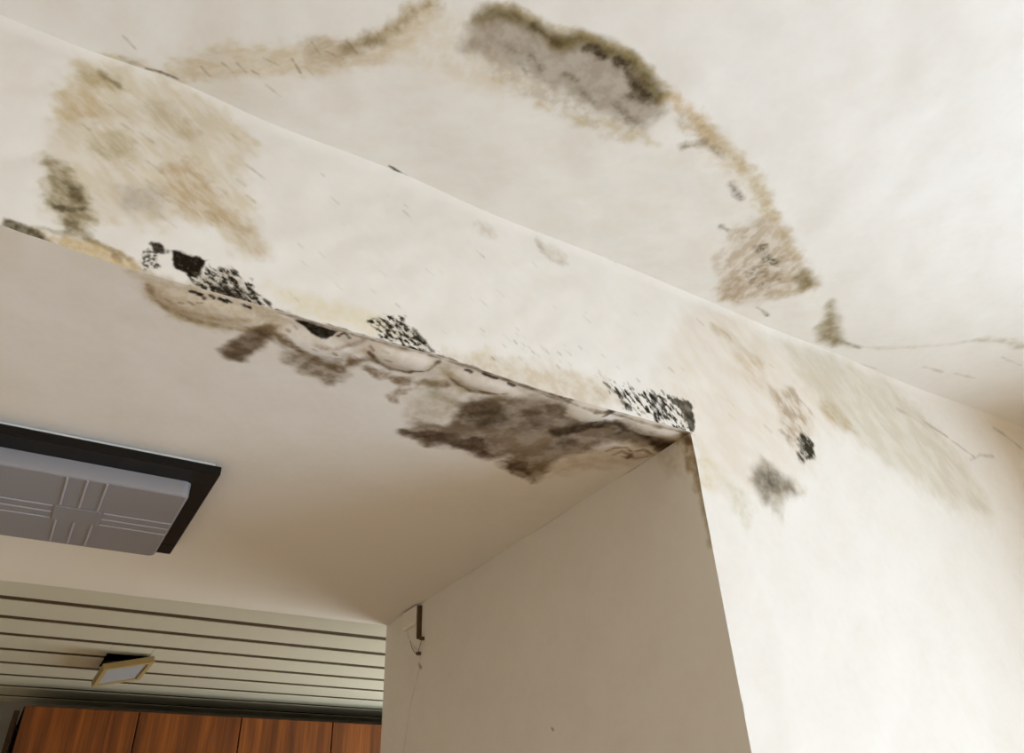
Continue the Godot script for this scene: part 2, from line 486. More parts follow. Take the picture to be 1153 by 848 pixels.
	stain(s, [750, 446, 778, 454, 782, 488, 774, 480, 766, 463], [24, 22, 17], 0.97, 1.2, {"grain": 0.25, "warp": 2, "warp_size": 8})
	for f in [[682, 431, 690, 440, 3], [695, 438, 700, 446, 3], [700, 450, 710, 460, 3], [712, 440, 718, 446, 2.5]]:
		stain(s, [f[0], f[1], f[2], f[3]], [34, 30, 26], 0.85, 1.5, {"width": f[4], "warp": 2, "grain": 0.4})
	# specks and faint rings in the middle of the beam
	stain(s, [604, 272, 612, 284, 624, 294, 638, 298], [150, 138, 122], 0.5, 3, {"width": 3.5, "warp": 2})
	stain(s, [606, 270, 622, 276, 636, 290, 634, 298, 618, 292, 608, 282], [190, 178, 160], 0.4, 4, {})
	stain(s, [538, 254, 556, 258, 556, 264, 540, 264], [180, 164, 144], 0.45, 5, {})
	stain(s, [735, 311, 741, 315], [56, 52, 46], 0.8, 1.8, {"width": 3.5, "warp": 1})
	stain(s, [684, 294, 692, 298], [92, 86, 78], 0.6, 1.5, {"width": 2.5, "warp": 1})
	for k in 46:
		var p := Vector2(rng.randf_range(320, 880), 0)
		p.y = lerpf(30 + p.x * 0.4, 255 + p.x * 0.3, rng.randf_range(0.06, 0.9))
		var l := rng.randf_range(2, 9)
		stain(s, [p.x, p.y, p.x + l, p.y + l * 0.9], [120, 110, 94], rng.randf_range(0.1, 0.28), 1.3, {"width": 1.5, "warp": 2, "grain": 0.3})
	for k in 30:
		var x := rng.randf_range(540, 720)
		var y := 255 + x * 0.3 - rng.randf_range(14, 62)
		stain(s, [x, y, x + 3, y + 3], [92, 84, 70], rng.randf_range(0.12, 0.35), 1.2, {"width": 1.6, "warp": 1})
	# the pier: beige soaking, streaks, two dark spots
	stain(s, [770, 352, 830, 350, 880, 392, 930, 416, 952, 450, 962, 486, 925, 486, 914, 530, 872, 530, 840, 552, 806, 552, 784, 500, 740, 430], [206, 186, 160], 0.34, 12, {"grain": 0.5, "size": 10, "turn": 45, "long": 2.4})
	stain(s, [804, 370, 830, 386, 858, 410], [168, 144, 112], 0.45, 4, {"width": 7, "grain": 0.6, "turn": 40, "long": 3})
	stain(s, [822, 384, 856, 402, 862, 440, 840, 430], [190, 164, 132], 0.4, 8, {"grain": 0.7, "size": 4, "turn": 45, "long": 3})
	stain(s, [870, 440, 896, 438, 914, 470, 910, 500, 892, 498, 878, 470], [150, 126, 98], 0.6, 7, {"grain": 0.85, "size": 6, "level": 0.05, "turn": 60, "long": 2})
	stain(s, [880, 484, 892, 490, 888, 500], [120, 100, 78], 0.5, 4, {"grain": 0.7})
	stain(s, [899, 492, 907, 488, 914, 502, 915, 512, 906, 520, 899, 508], [44, 40, 28], 0.92, 3.5, {"grain": 0.7, "size": 4, "level": -0.1, "hard": 0.2, "turn": 60, "long": 2})
	stain(s, [850, 526, 862, 520, 874, 530, 892, 544, 896, 554, 880, 562, 862, 566, 852, 554, 846, 540], [116, 104, 86], 0.82, 9, {"grain": 0.3, "size": 6, "warp": 3})
	stain(s, [856, 530, 870, 532, 874, 548, 860, 550], [76, 70, 58], 0.55, 6, {"grain": 0.5, "size": 3})
	stain(s, [870, 556, 884, 556, 880, 584, 870, 576], [170, 160, 138], 0.5, 6, {"grain": 0.5})
	stain(s, [814, 544, 836, 552, 848, 572, 838, 590, 822, 568], [190, 180, 152], 0.5, 9, {"grain": 0.5})
	stain(s, [895, 545, 904, 552], [176, 162, 136], 0.5, 5, {"width": 8})
	stain(s, [784, 500, 800, 520, 804, 552, 790, 548], [200, 180, 140], 0.45, 8, {"grain": 0.4})
	stain(s, [926, 452, 942, 456, 958, 478, 944, 478, 932, 468], [172, 150, 112], 0.55, 6, {"grain": 0.5, "size": 3})
	stain(s, [925, 460, 944, 478, 966, 488], [178, 156, 124], 0.5, 3, {"width": 4})
	# streaked beige band running down towards the corner
	stain(s, [880, 384, 950, 405, 1000, 428, 1042, 470, 1086, 522, 1118, 576, 1092, 580, 1050, 556, 1000, 522, 950, 484, 914, 440], [186, 174, 148], 0.5, 12, {"grain": 0.42, "size": 8, "turn": 52, "long": 2.4})
	for f in [[1040, 474, 1052, 482, 1066, 492, .5], [1070, 496, 1084, 506, 1096, 514, .45], [1092, 518, 1104, 512, 1118, 514, .4], [1120, 484, 1134, 492, 1150, 506, .4], [1010, 460, 1026, 468, 1040, 478, .3]]:
		stain(s, [f[0], f[1], f[2], f[3], f[4], f[5]], [124, 114, 98], f[6] * 0.8, 1.6, {"width": 1.6, "warp": 1.5, "grain": 0.3})
	return s

func paint_soffit() -> Sheet:
	var s := sheet("soffit", Vector2(-1.42, -0.02), Vector2(1.46, 0.62), 800.0, PAINT)
	stain(s, [150, 302, 200, 316, 310, 346, 330, 362, 300, 376, 244, 370, 205, 362, 178, 345], [178, 154, 116], 0.55, 7, {"grain": 0.4})
	stain(s, [166, 318, 184, 344, 212, 358, 246, 366, 276, 372, 312, 366], [118, 94, 62], 0.65, 4, {"width": 5, "grain": 0.45, "warp": 3})
	stain(s, [180, 326, 206, 346, 240, 354, 280, 358], [146, 122, 88], 0.5, 5, {"width": 6, "grain": 0.5})
	stain(s, [190, 345, 214, 358, 244, 366], [150, 138, 92], 0.4, 6, {"width": 7})
	for f in [[221, 327, 8], [239, 332, 4], [252, 336, 7], [278, 343, 6], [228, 331, 4], [258, 337, 4]]:
		stain(s, [f[0] - f[2] * 0.5, f[1] - 1, f[0] + f[2] * 0.5, f[1] + 2], BLACK, 0.95, 1.6, {"width": f[2] * 0.6, "warp": 1.2, "warp_size": 8, "grain": 0.25})
	stain(s, [246, 392, 266, 379, 290, 368, 304, 366, 306, 378, 292, 394, 272, 407, 254, 404], BROWN, 0.9, 5, {"grain": 0.25, "size": 8, "warp": 2})
	stain(s, [255, 400, 272, 405], DARK, 0.5, 4, {"width": 6})
	stain(s, [302, 368, 318, 378, 336, 392, 354, 404, 382, 416, 402, 406, 420, 405], [108, 88, 64], 0.8, 4, {"width": 8, "grain": 0.4, "warp": 3})
	stain(s, [318, 390, 350, 400, 382, 404, 388, 424, 376, 434, 350, 424, 324, 410], [104, 86, 64], 0.75, 8, {"grain": 0.4, "size": 8, "warp": 4})
	stain(s, [300, 352, 330, 372, 372, 396, 412, 400, 440, 420, 500, 440, 560, 446, 640, 452, 700, 468, 778, 494, 770, 480, 640, 442, 500, 398, 400, 370], [176, 154, 126], 0.35, 6, {"grain": 0.5, "size": 10})
	stain(s, [329, 358, 342, 361, 360, 367, 380, 373, 374, 378, 362, 379, 346, 370], BLACK, 0.97, 1.5, {"grain": 0.15, "warp": 1.5})
	stain(s, [380, 378, 388, 374, 394, 380], [44, 34, 26], 0.9, 1.5, {"width": 3, "warp": 1.5})
	stain(s, [356, 384, 376, 390, 398, 388, 408, 382], [126, 104, 84], 0.55, 3, {"width": 4, "warp": 2})
	stain(s, [416, 394, 426, 408, 440, 416, 460, 420, 480, 417, 494, 408], [78, 60, 44], 0.8, 2.2, {"width": 3, "warp": 1.5, "grain": 0.3})
	stain(s, [390, 402, 412, 414, 440, 426, 470, 432, 500, 434], [112, 90, 66], 0.75, 5, {"width": 9, "grain": 0.4})
	stain(s, [452, 426, 450, 440, 443, 450], [122, 100, 76], 0.65, 4, {"width": 9, "grain": 0.4})
	stain(s, [486, 410, 506, 420, 520, 438, 560, 446], [146, 128, 88], 0.5, 6, {"width": 9, "grain": 0.4})
	stain(s, [506, 424, 516, 433, 530, 440, 550, 442, 570, 440], [90, 72, 54], 0.75, 2.2, {"width": 3, "warp": 1.5})
	stain(s, [482, 430, 496, 446, 512, 456], [132, 120, 84], 0.5, 6, {"width": 9, "grain": 0.4})
	stain(s, [470, 440, 520, 446, 520, 470, 480, 476, 456, 470], [168, 152, 128], 0.5, 12, {"grain": 0.4})
	for f in [[528, 418, 5], [548, 422, 6], [556, 425, 5], [576, 432, 6]]:
		stain(s, [f[0] - 3, f[1] - 1, f[0] + 3, f[1] + 1], [48, 38, 30], 0.9, 1.4, {"width": f[2] * 0.6, "warp": 0.8, "warp_size": 8, "grain": 0.2})
	# the big dark bloom
	stain(s, [518, 452, 545, 448, 590, 446, 632, 450, 640, 466, 660, 476, 692, 474, 716, 476, 740, 486, 768, 500, 748, 508, 716, 502, 692, 496, 664, 508, 640, 512, 620, 524, 610, 538, 600, 542, 574, 530, 562, 520, 574, 514, 556, 516, 540, 516, 520, 504, 482, 502, 456, 491, 450, 484, 470, 474, 500, 480, 514, 474], [106, 87, 65], 0.85, 6, {"grain": 0.35, "size": 14, "warp": 3.5})
	stain(s, [522, 458, 548, 450, 566, 460, 572, 478, 540, 482, 518, 476], [66, 52, 36], 0.75, 9, {"grain": 0.4, "size": 6})
	stain(s, [590, 462, 614, 466, 620, 478, 598, 482], [70, 55, 38], 0.6, 8, {"grain": 0.4, "size": 6})
	stain(s, [612, 452, 636, 456, 642, 474, 622, 470], [84, 68, 48], 0.6, 6, {"grain": 0.4, "size": 6})
	stain(s, [452, 484, 476, 486, 510, 490, 548, 494, 552, 512, 536, 512, 516, 502, 480, 500], [62, 46, 34], 0.75, 4, {"grain": 0.3, "size": 6})
	stain(s, [628, 486, 660, 478, 690, 476, 722, 488, 748, 502], [54, 42, 30], 0.85, 5, {"width": 13, "grain": 0.3, "size": 6})
	stain(s, [630, 492, 648, 496, 640, 506, 622, 506], [64, 48, 36], 0.6, 6, {"grain": 0.4})
	stain(s, [564, 518, 584, 520, 604, 534, 602, 541, 582, 532], [74, 56, 40], 0.8, 3.5, {"grain": 0.3, "size": 5})
	stain(s, [556, 488, 610, 484, 630, 492, 610, 510, 570, 506], [150, 130, 106], 0.45, 9, {"grain": 0.5, "size": 8})
	stain(s, [628, 512, 680, 504, 740, 510, 720, 524, 660, 530, 620, 536], [160, 140, 112], 0.4, 9, {"grain": 0.5, "size": 8})
	# paler flaked patches and the fine dark scribbles round them
	stain(s, [638, 452, 660, 452, 684, 462, 678, 474, 656, 474, 640, 466], [216, 206, 190], 0.9, 3, {"grain": 0.2, "warp": 3})
	stain(s, [696, 466, 720, 470, 760, 486, 768, 494, 744, 494, 714, 486], [204, 190, 172], 0.75, 4, {"grain": 0.3, "warp": 3})
	for f in [[630, 444, 640, 450, 644, 446], [640, 452, 646, 448, 636, 446], [684, 464, 692, 460, 708, 466], [678, 466, 688, 464, 686, 460], [520, 410, 580, 430, 632, 446]]:
		stain(s, [f[0], f[1], f[2], f[3], f[4], f[5]], [70, 56, 42], 0.7, 1.5, {"width": 2, "warp": 2, "grain": 0.3})
	stain(s, [684, 462, 690, 463], BLACK, 0.9, 1.4, {"width": 4, "warp": 1})
	for f in [[682, 508, 692, 504, 704, 504], [700, 514, 716, 516, 730, 514], [706, 504, 712, 510, 706, 516], [716, 508, 726, 506, 734, 512], [690, 512, 700, 508, 712, 514]]:
		stain(s, [f[0], f[1], f[2], f[3], f[4], f[5]], [88, 68, 52], 0.6, 1.6, {"width": 2, "warp": 3})
	stain(s, [732, 512, 750, 514, 760, 522, 744, 526], [140, 116, 76], 0.6, 5, {"grain": 0.4})
	stain(s, [764, 484, 780, 486, 778, 500, 764, 498], [96, 74, 46], 0.75, 4, {"grain": 0.3})
	stain(s, [312, 350, 400, 377, 488, 402, 560, 425, 636, 450, 700, 468, 778, 490], [92, 74, 54], 0.6, 1.6, {"width": 2.4, "warp": 1.5, "grain": 0.4})
	for k in 24:
		var x := rng.randf_range(170, 770)
		var y := 258 + x * 0.3 + rng.randf_range(2, 26)
		stain(s, [x, y, x + rng.randf_range(2, 8), y + rng.randf_range(0, 4)], [90, 72, 54], rng.randf_range(0.25, 0.6), 1.5, {"width": 2, "warp": 3, "grain": 0.4})
	return s

func paint_side() -> Sheet:
	var s := sheet("side", Vector2(-0.02, -2.34), Vector2(1.56, 0.72), 500.0, PAINT)
	stain(s, [760, 498, 777, 490, 786, 520, 792, 556, 786, 556, 776, 530, 770, 512], [134, 106, 66], 0.6, 5, {"grain": 0.5})
	stain(s, [768, 492, 780, 488, 782, 500, 770, 502], [88, 66, 42], 0.75, 4, {"grain": 0.3})
	stain(s, [780, 500, 786, 530, 794, 570, 803, 612], [138, 118, 74], 0.55, 4, {"width": 9, "grain": 0.25, "warp": 2})
	# hairline cracks below the bracket, a fly speck
	stain(s, [474, 738, 473, 752, 470, 766, 464, 788, 459, 816, 454, 850], [70, 58, 42], 0.24, 1.2, {"width": 0.9, "warp": 1, "grain": 0.4})
	stain(s, [458, 700, 460, 716, 466, 728, 472, 734], [84, 70, 52], 0.22, 1.2, {"width": 1.0, "warp": 1, "grain": 0.4})
	stain(s, [621, 820, 623, 822], [40, 34, 26], 0.8, 1.0, {"width": 1.6, "warp": 0})
	stain(s, [472, 748, 475, 752], [70, 58, 42], 0.5, 1.2, {"width": 2.0, "warp": 0})
	stain(s, [740, 512, 764, 500, 772, 540, 750, 530], [176, 156, 124], 0.35, 9, {"grain": 0.5})
	return s

# ================================================================ the room itself
const LIP := [[-1.6, 0.004], [-1.2, 0.005], [-1.14, 0.0], [-1.02, -0.006], [-0.85, -0.002], [-0.69, -0.001], [-0.55, 0.002], [-0.305, -0.004], [-0.02, 0.001], [0.0, 0.0]]
const JOINT := [[-1.4, -0.004], [-1.2, -0.004], [-1.03, 0.009], [-0.88, 0.0], [-0.65, 0.008], [-0.42, -0.002], [-0.14, 0.005], [0.11, 0.002], [0.35, -0.004], [0.55, 0.0], [0.86, -0.006], [1.3, 0.008], [1.8, 0.008]]
# blisters of loosened paint under the lip: photo x, photo y, half length, half width (metres), drop (metres)
const BLISTERS := [[232, 346, 0.085, 0.028, 0.006], [345, 384, 0.075, 0.030, 0.008], [452, 404, 0.065, 0.026, 0.009], [545, 432, 0.075, 0.020, 0.007], [660, 463, 0.05, 0.030, 0.006], [730, 483, 0.07, 0.024, 0.006]]
var blister_spots := []

func relief(x: float, y: float, size: float) -> float:
	return n_warp.get_noise_2d(x * size, y * size)

func steps(a: float, b: float, d: float) -> PackedFloat32Array:
	var out := PackedFloat32Array()
	var n := maxi(1, int(round(absf(b - a) / d)))
	for i in n + 1:
		out.append(lerpf(a, b, float(i) / n))
	return out

func joined(a: PackedFloat32Array, b: PackedFloat32Array) -> PackedFloat32Array:
	a.resize(a.size() - 1)
	a.append_array(b)
	return a

func surface_point(kind: String, u: float, v: float) -> Vector3:
	if kind == "wall": return wall_point(u, v)
	if kind == "ceiling": return ceiling_point(u, v)
	if kind == "soffit": return soffit_point(u, v)
	var e := clampf(minf(-u / 0.05, (u - DEEP) / 0.05), 0.0, 1.0)
	return Vector3(relief(u, v + 4.0, 4.0) * 0.003 * e, v, u)

func surface_uv(s: Sheet, u: float, v: float) -> Vector2:
	var p := Vector2(u, v)
	if s.kind == "wall": p = Vector2(u, -v)
	elif s.kind == "soffit": p = Vector2(u, -v)
	elif s.kind == "side": p = Vector2(-u, -v)
	return (p - s.at) / s.size

func grid(us: PackedFloat32Array, vs: PackedFloat32Array, s: Sheet, flip: bool, st: SurfaceTool):
	st.set_smooth_group(0)
	var pts := []
	for v in vs:
		var row := PackedVector3Array()
		for u in us: row.append(surface_point(s.kind, u, v))
		pts.append(row)
	for j in vs.size() - 1:
		for i in us.size() - 1:
			if s.kind == "wall" and us[i + 1] <= 0.001 and vs[j + 1] <= BEAM + 0.001: continue
			var q := [[i, j], [i + 1, j], [i + 1, j + 1], [i, j], [i + 1, j + 1], [i, j + 1]]
			if flip: q.reverse()
			for c in q:
				st.set_uv(surface_uv(s, us[c[0]], vs[c[1]]))
				st.add_vertex(pts[c[1]][c[0]])

func wall_point(x: float, y: float) -> Vector3:
	var top := curve(JOINT, x) * clampf(1.0 - (CEIL - y) / 0.16, 0.0, 1.0)
	var low := 0.0
	if x <= 0.0: low = curve(LIP, x) * clampf(1.0 - (y - BEAM) / 0.12, 0.0, 1.0)
	var edge := clampf(minf((CEIL - y) / 0.04, (absf(y - BEAM) if x < 0.001 else absf(x) + absf(minf(0.0, BEAM - y))) / 0.03), 0.0, 1.0)
	var z := (relief(x, y, 5.0) * 0.004 + relief(x, y, 16.0) * 0.0014) * edge
	if y > CEIL - 0.001: z = 0.005      # the corner is filled a little with plaster
	return Vector3(x, y + top + low, z)

func ceiling_point(x: float, z: float) -> Vector3:
	var j := curve(JOINT, x) * clampf(1.0 - z / 0.2, 0.0, 1.0)
	var edge := clampf(z / 0.05, 0.0, 1.0)
	if z < 0.001: z = 0.005
	return Vector3(x, CEIL + j + (relief(x + 5.0, z, 4.0) * 0.005 + relief(x, z + 3.0, 15.0) * 0.0012) * edge, z)

func soffit_point(x: float, z: float) -> Vector3:
	var y := BEAM + curve(LIP, x) * clampf(1.0 + z / 0.14, 0.0, 1.0)
	var edge := clampf(minf(-z / 0.03, -x / 0.03), 0.0, 1.0)
	y += relief(x, z + 9.0, 6.0) * 0.0012 * edge
	for b in blister_spots:
		var d := Vector2((x - b[0].x) / b[1], (-z - b[0].y) / b[2])
		var r := d.length()
		if r < 1.0: y -= b[3] * pow(1.0 - r * r, 0.7) * clampf(-z / 0.012, 0.0, 1.0) * clampf(-x / 0.02, 0.0, 1.0)
	return Vector3(x, y, z)

func structure():
	for b in BLISTERS:
		blister_spots.append([on_surface("soffit", Vector2(b[0], b[1])), b[2], b[3], b[4]])
	# beam and pier: one plastered face over the masonry behind it
	var s := paint_wall()
	var st := begin()
	var xs := joined(steps(X_LEFT, -1.4, 0.25), joined(steps(-1.4, 0.0, 0.014), joined(steps(0.0, 1.4, 0.02), steps(1.4, X_RIGHT, 0.05))))
	var ys := joined(steps(0.0, 1.7, 0.3), joined(steps(1.7, BEAM, 0.03), steps(BEAM, CEIL, 0.0126)))
	grid(xs, ys, s, true, st)
	st.set_uv(Vector2(0.99, 0.99))
	box_into(st, Vector3(X_LEFT, BEAM + 0.012, -0.24), Vector3(0.0, CEIL + 0.1, -0.006))
	box_into(st, Vector3(0.006, 0.0, -0.24), Vector3(X_RIGHT, CEIL + 0.1, -0.006))
	struct("wall_front", done(st), sheet_material(s), "white plastered wall and beam with brown water stains and black mould along its lower lip", "wall")
	# living-room ceiling
	s = paint_ceiling()
	st = begin()
	var zs := joined(steps(0.0, 0.9, 0.015), steps(0.9, Z_NEAR, 0.25))
	grid(joined(steps(X_LEFT, -1.4, 0.25), steps(-1.4, X_RIGHT, 0.02)), zs, s, true, st)
	st.set_uv(Vector2(0.99, 0.99))
	box_into(st, Vector3(X_LEFT - 0.2, CEIL + 0.02, -0.2), Vector3(X_RIGHT + 0.2, CEIL + 0.2, Z_NEAR + 0.2))
	struct("ceiling", done(st), sheet_material(s), "white ceiling with a brown-edged water ring and a dark olive mould patch", "ceiling")
	# alcove ceiling (underside of the beam and on)
	s = paint_soffit()
	st = begin()
	var xa := joined(steps(X_LEFT, -1.3, 0.2), steps(-1.3, 0.0, 0.007))
	var za := joined(steps(0.0, -0.4, 0.007), steps(-0.4, DEEP, 0.06))
	grid(xa, za, s, false, st)
	st.set_uv(Vector2(0.99, 0.99))
	box_into(st, Vector3(X_LEFT, BEAM + 0.014, DEEP), Vector3(0.0, BEAM + 0.3, -0.24))
	struct("ceiling_alcove", done(st), sheet_material(s), "shaded alcove ceiling with blistered paint and dark brown mould beside the beam lip", "ceiling")
	# right side wall of the alcove
	s = paint_side()
	st = begin()
	grid(steps(0.0, DEEP, 0.03), joined(steps(0.0, 1.6, 0.4), steps(1.6, BEAM, 0.03)), s, true, st)
	st.set_uv(Vector2(0.9, 0.9))
	box_into(st, Vector3(0.006, 0.0, DEEP), Vector3(0.14, BEAM + 0.3, -0.24))
	struct("wall_alcove_right", done(st), sheet_material(s), "plain shaded side wall of the alcove meeting the bright pier at a corner", "wall")
	# the rest of the rooms
	shell("floor", Vector3(X_LEFT - 0.2, -0.2, KIT_BACK - 0.2), Vector3(KIT_RIGHT + 0.2, 0, Z_NEAR + 0.2), M.floor, "warm wooden floor of the rooms", "floor")
	shell("wall_left", Vector3(X_LEFT - 0.2, 0, KIT_BACK), Vector3(X_LEFT, CEIL, Z_NEAR), M.plaster_warm, "left wall running through living room and kitchen", "wall")
	shell("wall_near", Vector3(X_LEFT - 0.2, 0, Z_NEAR), Vector3(X_RIGHT + 0.2, CEIL, Z_NEAR + 0.2), M.plaster_ochre, "living room wall opposite the beam", "wall")
	shell("wall_kitchen_back", Vector3(X_LEFT - 0.2, 0, KIT_BACK - 0.2), Vector3(KIT_RIGHT + 0.2, CEIL, KIT_BACK), M.plaster_grey, "grey kitchen back wall beside the wooden cabinets", "wall")
	shell("wall_kitchen_front", Vector3(0.14, 0, DEEP), Vector3(KIT_RIGHT, CEIL, DEEP + 0.15), M.plaster_warm, "kitchen wall on the far side of the pier", "wall")
	# unseen column, added to keep window light off the corner
	shell("wall_shade_column", Vector3(1.51, 0, 0.0), Vector3(X_RIGHT, CEIL - 0.002, 0.78), M.plaster, "white column added out of view to shade the corner right of the pier", "column")
	# window walls with openings
	window_wall("wall_right", X_RIGHT, 0.0, Z_NEAR, 0.9, 3.3, 0.05, 1.85, CEIL, "living room window wall to the right of the pier", M.plaster)
	window_wall("wall_kitchen_right", KIT_RIGHT, KIT_BACK, DEEP, -2.9, -1.7, 0.9, 2.0, CEIL, "kitchen window wall", M.plaster_warm)

func shell(called: String, lo: Vector3, hi: Vector3, m: Material, label: String, category: String):
	struct(called, box(lo, hi), m, label, category)

func window_wall(called: String, x: float, z0: float, z1: float, w0: float, w1: float, y0: float, y1: float, top: float, label: String, m: Material):
	var st := begin()
	box_into(st, Vector3(x, 0, z0), Vector3(x + 0.2, y0, z1))
	box_into(st, Vector3(x, y1, z0), Vector3(x + 0.2, top + 0.05, z1))
	box_into(st, Vector3(x, y0, z0), Vector3(x + 0.2, y1, w0))
	box_into(st, Vector3(x, y0, w1), Vector3(x + 0.2, y1, z1))
	struct(called, done(st), m, label, "wall")

func curtain_pelmet_and_windows():
	var n := 1
	for a in [[X_RIGHT, 0.9, 3.3, 0.05, 1.85, 3, "white framed living room window in the right wall"], [KIT_RIGHT, -2.9, -1.7, 0.9, 2.0, 2, "white framed kitchen window"]]:
		var w := thing("window_%d" % n, a[6], "window")
		w.set_meta("kind", "structure")
		n += 1
		var st := begin()
		var x: float = a[0] + 0.08
		box_into(st, Vector3(x, a[3], a[1]), Vector3(x + 0.06, a[3] + 0.06, a[2]), 0.004)
		box_into(st, Vector3(x, a[4] - 0.06, a[1]), Vector3(x + 0.06, a[4], a[2]), 0.004)
		for k in a[5] + 1:
			var z: float = lerpf(a[1], a[2] - 0.06, float(k) / a[5])
			box_into(st, Vector3(x, a[3] + 0.06, z), Vector3(x + 0.06, a[4] - 0.06, z + 0.06), 0.004)
		obj("window_frame", done(st), M.white, w)
		for k in a[5]:
			var z0: float = lerpf(a[1], a[2] - 0.06, float(k) / a[5]) + 0.06
			var z1: float = lerpf(a[1], a[2] - 0.06, float(k + 1) / a[5])
			obj("pane", box(Vector3(x + 0.027, a[3] + 0.06, z0), Vector3(x + 0.033, a[4] - 0.06, z1)), M.glass, w)

# ================================================================ materials
func plain(c: Color, rough := 0.8, spec := 0.4) -> StandardMaterial3D:
	var m := StandardMaterial3D.new()
	m.albedo_color = c
	m.roughness = rough
	m.metallic_specular = spec
	return m

func wood(dark: Color, light: Color, sd: int) -> StandardMaterial3D:
	# vertical-grained veneer: broad heart figure with fine pores
	var a := FastNoiseLite.new()
	a.seed = sd
	a.frequency = 1.0
	a.fractal_octaves = 3
	var b := FastNoiseLite.new()
	b.seed = sd + 1
	b.frequency = 1.0
	b.fractal_octaves = 2
	var im := Image.create(192, 384, false, Image.FORMAT_RGB8)
	for y in 384:
		for x in 192:
			var u := x / 192.0
			var v := y / 384.0
			var bend := a.get_noise_2d(u * 1.5, v * 1.2) * 0.25
			var t := 0.5 + 0.75 * a.get_noise_2d((u + bend * 0.25) * 5.0, v * 0.7 + 3.0) + 0.3 * b.get_noise_2d(u * 34.0, v * 2.0)
			im.set_pixel(x, y, dark.lerp(light, clampf(t, 0.0, 1.0)))
	var m := StandardMaterial3D.new()
	m.albedo_texture = ImageTexture.create_from_image(im)
	m.roughness = 0.42
	m.metallic_specular = 0.4
	return m

func materials():
	M.plaster = plain(PAINT, 0.9, 0.3)
	M.plaster_warm = plain(Color(0.87, 0.79, 0.69), 0.9, 0.3)
	M.plaster_ochre = plain(Color(0.84, 0.68, 0.47), 0.9, 0.3)
	M.plaster_grey = plain(Color(0.60, 0.59, 0.57), 0.9, 0.3)
	M.floor = plain(Color(0.83, 0.71, 0.59), 0.5)
	M.white = plain(Color(0.9, 0.9, 0.9), 0.4)
	M.strip = plain(Color(0.80, 0.79, 0.73), 0.45)
	M.groove = plain(Color(0.27, 0.22, 0.14), 0.7)
	M.black = plain(Color(0.05, 0.038, 0.032), 0.45, 0.35)
	M.acrylic = plain(Color(0.56, 0.555, 0.575), 0.35, 0.5)
	M.rib = plain(Color(0.68, 0.67, 0.70), 0.3, 0.5)
	M.cream = plain(Color(0.63, 0.55, 0.38), 0.5)
	M.lens = plain(Color(0.64, 0.66, 0.69), 0.3)
	M.rust = plain(Color(0.34, 0.265, 0.17), 0.85)
	M.carcass = plain(Color(0.26, 0.18, 0.11), 0.7)
	M.top = plain(Color(0.12, 0.11, 0.09), 0.9, 0.2)
	M.glass = plain(Color(1, 1, 1, 0.08), 0.02)
	M.glass.transparency = BaseMaterial3D.TRANSPARENCY_ALPHA
	M.door = []
	for k in 4:
		M.door.append(wood(Color(0.35, 0.185, 0.07), Color(0.60, 0.345, 0.145), 40 + 7 * k))

# ================================================================ kitchen ceiling of grooved boards
func strip_ceiling():
	var root := Node3D.new()
	root.name = "ceiling_kitchen"
	add_child(root)
	root.set_meta("kind", "structure")
	root.set_meta("label", "kitchen ceiling of long cream boards with narrow dark grooves between them")
	root.set_meta("category", "ceiling")
	# the opening that the panel light has dropped out of
	var h0 := Vector2(-0.755, -2.42)
	var h1 := Vector2(-0.62, -2.19)
	for q in [[X_LEFT, h0.x, KIT_BACK - 0.1, DEEP], [h1.x, KIT_RIGHT, KIT_BACK - 0.1, DEEP], [h0.x, h1.x, KIT_BACK - 0.1, h0.y], [h0.x, h1.x, h1.y, DEEP]]:
		obj("backing", box(Vector3(q[0], BEAM + 0.005, q[2]), Vector3(q[1], BEAM + 0.03, q[3])), M.groove, root)
	obj("slab", box(Vector3(X_LEFT - 0.2, BEAM + 0.12, KIT_BACK - 0.2), Vector3(KIT_RIGHT + 0.2, CEIL + 0.2, DEEP + 0.1)), M.groove, root)
	# grooves seen at these depths; each board lies between two of them
	var g := -1.6450
	var far := DEEP
	var pitch := 0.2036
	var gap := 0.042
	while far > KIT_BACK + 0.01:
		var near := far
		far = maxf(g, KIT_BACK)
		var lo := far + (gap * 0.5 if far > KIT_BACK else 0.0)
		var hi := near - (gap * 0.5 if near < DEEP else 0.0)
		g -= pitch
		var zones := [[X_LEFT, KIT_RIGHT, lo, hi]]
		if lo < h1.y and hi > h0.y:
			zones = [[X_LEFT, h0.x, lo, hi], [h1.x, KIT_RIGHT, lo, hi]]
			if hi > h1.y + 0.01: zones.append([h0.x, h1.x, h1.y, hi])
			if lo < h0.y - 0.01: zones.append([h0.x, h1.x, lo, h0.y])
		for q in zones:
			obj("board", box(Vector3(q[0], BEAM + 0.001, q[2]), Vector3(q[1], BEAM + 0.005, q[3]), 0.0015), M.strip, root)

